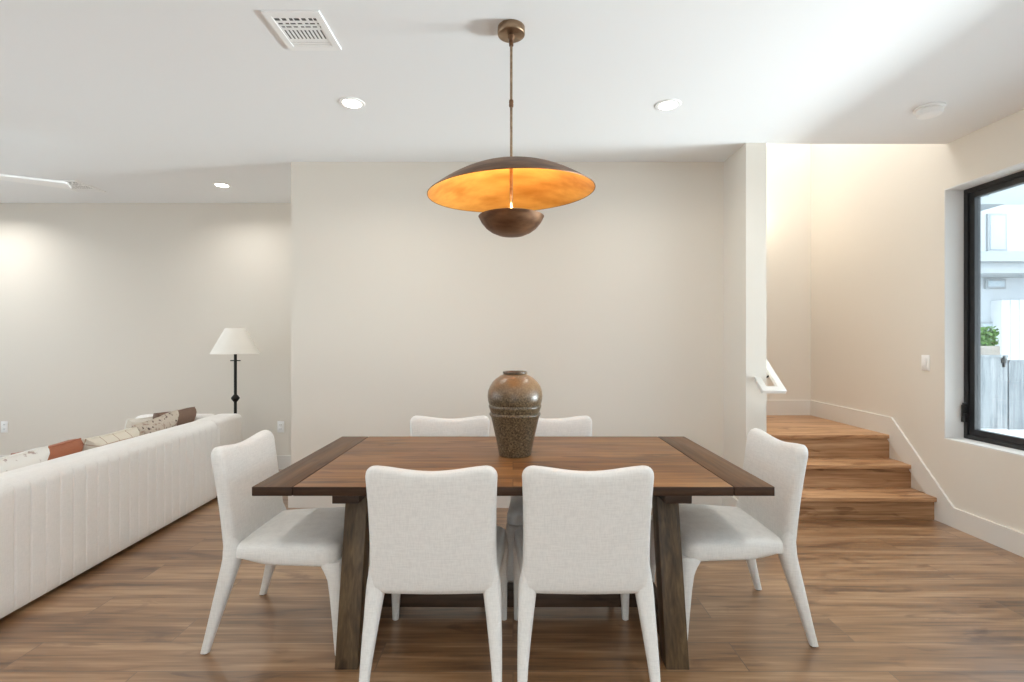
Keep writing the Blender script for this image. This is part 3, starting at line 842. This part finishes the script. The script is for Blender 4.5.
for (a, b, c, d) in ((986, 1005, 214, 252), (979, 997, 322, 345), (984, 1004, 279, 289)):
    w_ = build('window', ring_x(BM(), 0, 0, 0, 0, 0, 0, 0) if False else boxes((wx(a, HY), wx(b, HY), HY-.06, HY, wz(d, HY), wz(c, HY))), M['ext_grey'], ho, loc=hb, smooth=False)
    build('pane', boxes((wx(a, HY)+.06, wx(b, HY)-.06, HY-.075, HY-.055, wz(d, HY)+.06, wz(c, HY)-.06)), M['ext_win'], w_, smooth=False)
build('roof', boxes((wx(940, HY-.8), wx(1006, HY-.8), HY-.8, HY+6, wz(204, HY-.8), wz(197, HY-.8)), (wx(1006, HY), wx(1110, HY), HY+.5, HY+6, wz(205, HY), wz(170, HY))), M['ext_grey'], ho, loc=hb, smooth=False)
# block wall between gate and house
struct('wall_garden', boxes((wx(940, 12), wx(1000, 12), 12, 12.2, GZ, wz(346, 12))), M['ext_block'], smooth=False)
# leaves added before the lower house window for the greenery in its glass
sb = BM()
for i in range(300):
    c = Vector((wx(986, 13.2)+random.uniform(-.22, .22), 13.2+random.uniform(-.15, .15), wz(336, 13.2)+random.uniform(-.3, .24)))
    a = Vector((random.uniform(-1, 1), random.uniform(-1, 1), random.uniform(-1, 1))).normalized()*.06
    b_ = a.cross(Vector((random.uniform(-1, 1), random.uniform(-1, 1), random.uniform(-1, 1)))).normalized()*.035
    sb.faces.new([sb.verts.new(c-a), sb.verts.new(c+b_), sb.verts.new(c+a), sb.verts.new(c-b_)])
sh_ = empty('window_greenery', (wx(986, 13.2), 13.2, GZ)); tag(sh_, 'green leaves standing in for greenery seen in the house window', 'shrub')
so = -Vector((wx(986, 13.2), 13.2, GZ))
build('foliage', sb, M['leaf'], sh_, loc=so, smooth=False)
tr = BM(); loft(tr, [[(wx(986, 13.2)+.03*math.cos(2*PI*i/8), 13.2+.03*math.sin(2*PI*i/8), z) for i in range(8)] for z in (GZ, wz(338, 13.2))]); build('stem', tr, M['fence'], sh_, loc=so)

# ------------------------------------------------------------------ light
w = bpy.data.worlds.new('World'); sc.world = w; w.use_nodes = True
nt = w.node_tree; bg = nt.nodes['Background']
bg.inputs['Color'].default_value = (.80, .91, 1, 1); bg.inputs['Strength'].default_value = 3.0
sd = bpy.data.lights.new('sun', 'SUN'); sd.energy = 1.0; sd.angle = math.radians(1); sd.color = (1, .95, .88)
so_ = bpy.data.objects.new('sun', sd); C.objects.link(so_)
so_.rotation_euler = Vector((.10, .60, -.80)).to_track_quat('-Z', 'Y').to_euler()
pl = bpy.data.lights.new('pendant_glow', 'POINT'); pl.energy = 7.5; pl.color = (1, .72, .42); pl.shadow_soft_size = .05
po = bpy.data.objects.new('pendant_glow', pl); C.objects.link(po); po.location = (PX, PY-.02, 1.925)
s2 = bpy.data.lights.new('sconce_light', 'POINT'); s2.energy = 2.5; s2.color = (1, .84, .64); s2.shadow_soft_size = .06
s2o = bpy.data.objects.new('sconce_light', s2); C.objects.link(s2o); s2o.location = (2.47, YS-.2, 2.62)

# added area lamps standing in for daylight off the terrace outside the windows
def bounce(name, loc, aim, sx, sy, e, col):
    d = bpy.data.lights.new(name, 'AREA'); d.shape = 'RECTANGLE'; d.size = sx; d.size_y = sy; d.energy = e; d.color = col
    l = bpy.data.objects.new(name, d); C.objects.link(l); l.location = loc
    l.rotation_euler = (Vector(aim)-Vector(loc)).to_track_quat('-Z', 'Y').to_euler()
    return l

lamp_at(2.45, 4.5, 27, 1.0, 'stairwell_fill', (.92, .97, 1)).location.z = 4.58  # unseen fill lamp added high up to brighten the stairwell walls


bounce('terrace_bounce_lamp', (11.5, 2.35, -.2), (-1.0, 2.9, 2.2), 2.6, .8, 1950, (.92, .98, 1))
bounce('terrace_bounce_lamp', (4.4, 1.7, -.35), (2.0, 3.3, 2.4), 1.6, 1.0, 80, (.93, .98, 1))

# ------------------------------------------------------------------ camera
cd = bpy.data.cameras.new('Camera'); cd.sensor_width = 36; cd.lens = 36*500/1024; cd.shift_x = -1/1024; cd.clip_start = .05
cam = bpy.data.objects.new('Camera', cd); C.objects.link(cam); cam.location = (0, 0, EYE); cam.rotation_euler = (PI/2, 0, 0)
sc.camera = cam
sc.view_settings.view_transform = 'Standard'; sc.view_settings.look = 'None'; sc.view_settings.gamma = 1
sc.view_settings.use_curve_mapping = False
sc.view_settings.exposure = 0.47
sc.cycles.max_bounces = 12; sc.cycles.diffuse_bounces = 8
sc.cycles.sample_clamp_indirect = 6
sc.cycles.use_denoising = True
